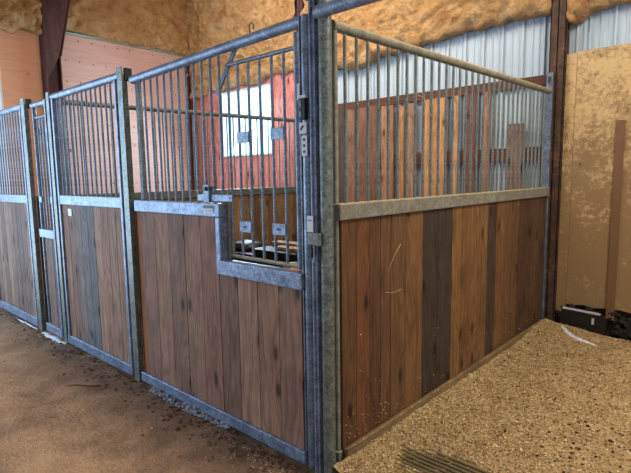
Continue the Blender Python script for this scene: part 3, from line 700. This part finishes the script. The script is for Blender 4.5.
# ------------------------------------------------------------------ things stored in the stall
def tote(x0, x1, y0, y1, z0, h, mat, lidmat, label, lid=True):
    T = thing('storage_tote', ((x0+x1)/2, (y0+y1)/2, z0), label, 'storage box')
    t = .012; d = .03; m = MB()
    vb = [(x0+d, y0+d), (x1-d, y0+d), (x1-d, y1-d), (x0+d, y1-d)]; vt = [(x0, y0), (x1, y0), (x1, y1), (x0, y1)]
    vs = [(x, y, z0) for x, y in vb]+[(x, y, z0+h) for x, y in vt]+[(x*(1-t)+(x0+x1)/2*t*1.0, y*(1-t)+(y0+y1)/2*t, z0+h) for x, y in vt]
    m.add(vs, [(3, 2, 1, 0)]+[(i, (i+1) % 4, 4+(i+1) % 4, 4+i) for i in range(4)]+[(4+i, 4+(i+1) % 4, 8+(i+1) % 4, 8+i) for i in range(4)]+[(8, 9, 10, 11)])
    m.build('body', mat, T)
    m = MB(); m.box(x0-.008, x1+.008, y0-.008, y1+.008, z0+h-.03, z0+h+.012, .004); m.build('lid' if lid else 'rim', lidmat, T)
    for xx in (x0-.012, x1+.002): MB().box(xx, xx+.012, (y0+y1)/2-.06, (y0+y1)/2+.06, z0+h-.08, z0+h-.035, .003).build('handle', mat, T)
    return T
tote(-2.0, -1.38, 1.2, 1.65, -.005, .46, M['plastic'], M['plastic'], 'black storage tote standing on the stall floor, bottom of the stored pile')
tote(-1.98, -1.40, 1.22, 1.63, .467, .42, M['plastic'], M['plastic'], 'black lidded storage tote on top of the stored pile behind the grille')
tote(-2.72, -2.1, 1.35, 1.8, -.005, .80, M['plastic'], M['plastic'], 'tall black bin left of the stacked totes')
tote(-1.34, -.84, .86, 1.18, -.005, .80, M['plastic'], M['grey'], 'tall black bin with grey rim near the opening, right of the totes')
m = MB(); m.col = L((160, 140, 122)); m.off = (1, 2, 3); m.box(-2.0, -1.36, 1.48, 1.60, .902, .94, .003)
tag(m.build('loose_board', M['board'], origin=(-1.6, 1.5, .9)), 'grey weathered board lying across the stacked black totes, behind the thinner one', 'board')
m = MB(); m.col = L((178, 152, 124)); m.off = (5, 2, 3); m.box(-1.75, -1.36, 1.30, 1.40, .902, .93, .003)
tag(m.build('loose_board', M['board'], origin=(-1.55, 1.35, .9)), 'short tan board lying in front on the stacked black totes', 'board')
def lumpbag(loc, sx, sy, sz, mat, label, seed, name='feed_sack'):
    bm = bmesh.new(); bmesh.ops.create_icosphere(bm, subdivisions=4, radius=1)
    for v in bm.verts:
        n = noise.noise(v.co*2.1+Vector((seed, 0, 0)))*.16+noise.noise(v.co*5+Vector((seed, 0, 0)))*.07; c = v.co*(1+n)
        c.z = max(c.z, -.55); v.co = Vector((c.x*sx, c.y*sy, (c.z+.55)*sz))
    bmesh.ops.translate(bm, vec=loc, verts=bm.verts); m = MB().bm(bm, True)
    tag(m.build(name, mat, origin=loc), label, 'sack' if name == 'feed_sack' else 'cloth')
lumpbag((-2.48, 1.57, .809), .2, .15, .06, M['plastic'], 'crumpled black plastic sack on the tall black bin', 2)
lumpbag((-1.22, 1.02, .809), .09, .09, .04, M['grey'], 'grey crumpled cloth on the grey-rimmed bin', 5, 'folded_cloth')
tote(-1.22, -.98, .28, .52, -.005, .80, M['cloth'], M['cloth'], 'pale narrow bin just inside the left end of the dropped opening')
tote(-.98, -.58, .56, .82, -.005, .56, M['grey'], M['grey'], 'grey lidded tote on the stall floor under the orange bucket')
bk = thing('bucket', (-.76, .69, .57), 'orange bucket inside the stall, glimpsed beside the corner tube', 'bucket')
def lathe(prof, c, n=28):
    m = MB(); vs = [(c[0]+r*math.cos(2*math.pi*k/n), c[1]+r*math.sin(2*math.pi*k/n), c[2]+z) for r, z in prof for k in range(n)]
    m.add(vs, [(i*n+k, i*n+(k+1) % n, (i+1)*n+(k+1) % n, (i+1)*n+k) for i in range(len(prof)-1) for k in range(n)], True); return m
lathe([(.0, .0), (.10, .0), (.125, .33), (.132, .335), (.132, .345), (.12, .345), (.095, .012), (.0, .012)], (-.76, .69, .57)).build('body', M['orange'], bk)
MB().path([(-.76+.13*math.cos(a), .69-.04*math.sin(a)-.01, .57+.31-.09*math.sin(a)) for a in [i*math.pi/14 for i in range(15)]], .004).build('handle', M['galv'], bk)
m = MB(); m.path([(-1.31, .90, .823), (-1.1, .905, .823), (-.95, .90, .823), (-.86, .91, .823)], .010)
tag(m.build('blue_hose', M['bluep'], origin=(-1.0, .9, .82)), 'short pale blue tube lying on the grey-rimmed bin', 'hose')

# ------------------------------------------------------------------ camera
cam = bpy.data.cameras.new('camera'); co = bpy.data.objects.new('camera', cam); C.objects.link(co); sc.camera = co
r_ = Vector((0.74104142, 0.67130063, -0.0145975)); u_ = Vector((-0.06992025, 0.09876949, 0.99265087)); d_ = Vector((-0.66780894, 0.73457474, -0.12012979))
mt4 = Matrix((r_, u_, -d_)).transposed().to_4x4(); mt4.translation = (1.66124338, -1.87679592, 1.58077273); co.matrix_world = mt4
cam.sensor_width = 36; cam.lens = 496.1235*36/631; cam.clip_start = .05

# ------------------------------------------------------------------ light
def area(loc, target, sx, sy, col_, power, name='area'):
    l = bpy.data.lights.new(name, 'AREA'); l.shape = 'RECTANGLE'; l.size = sx; l.size_y = sy; l.color = col_; l.energy = power
    o = bpy.data.objects.new(name, l); C.objects.link(o); o.location = loc; o.rotation_euler = (Vector(target)-Vector(loc)).to_track_quat('-Z', 'Y').to_euler(); return o
def spot(loc, target, ang, blend, col_, power, size=.1, name='spot'):
    l = bpy.data.lights.new(name, 'SPOT'); l.spot_size = math.radians(ang); l.spot_blend = blend; l.color = col_; l.energy = power; l.shadow_soft_size = size
    o = bpy.data.objects.new(name, l); C.objects.link(o); o.location = loc; o.rotation_euler = (Vector(target)-Vector(loc)).to_track_quat('-Z', 'Y').to_euler(); return o
area((-6.0, -2.6, 1.7), (0, -.6, 1.4), 3.6, 3.0, (.50, .75, 1), 190, 'barn_door_daylight')
area((2.4, .9, 4.2), (.8, 1.9, 0), 1.6, 1.6, (1, .87, .68), 115, 'stall_lamp')
area((-2.5, 1.7, 4.5), (-2.6, 3.35, 2.9), 3.4, 1.2, (1, .90, .74), 125, 'foam_fill_light')  # added area light brightening the rear foam, not a known lamp
area((-4.67, 3.40, 2.47), (-3.6, 0, .5), 1.2, .95, (.6, .85, 1), 110, 'window_daylight')
sl = bpy.data.lights.new('low_sun', 'SUN'); sl.energy = 2.9; sl.color = (1, .86, .66); sl.angle = math.radians(3.2)
so = bpy.data.objects.new('low_sun', sl); C.objects.link(so); so.rotation_euler = Vector((.35, 5.52, -4.7)).to_track_quat('-Z', 'Y').to_euler()
w = bpy.data.worlds.new('world'); sc.world = w; w.use_nodes = True
bg = w.node_tree.nodes['Background']; bg.inputs[0].default_value = (.80, .88, 1.0, 1); bg.inputs[1].default_value = .55
sc.view_settings.view_transform = 'Standard'; sc.view_settings.look = 'None'; sc.view_settings.exposure = .3; sc.view_settings.gamma = 1
for o in sc.objects:
    if '_o' in o: del o['_o']
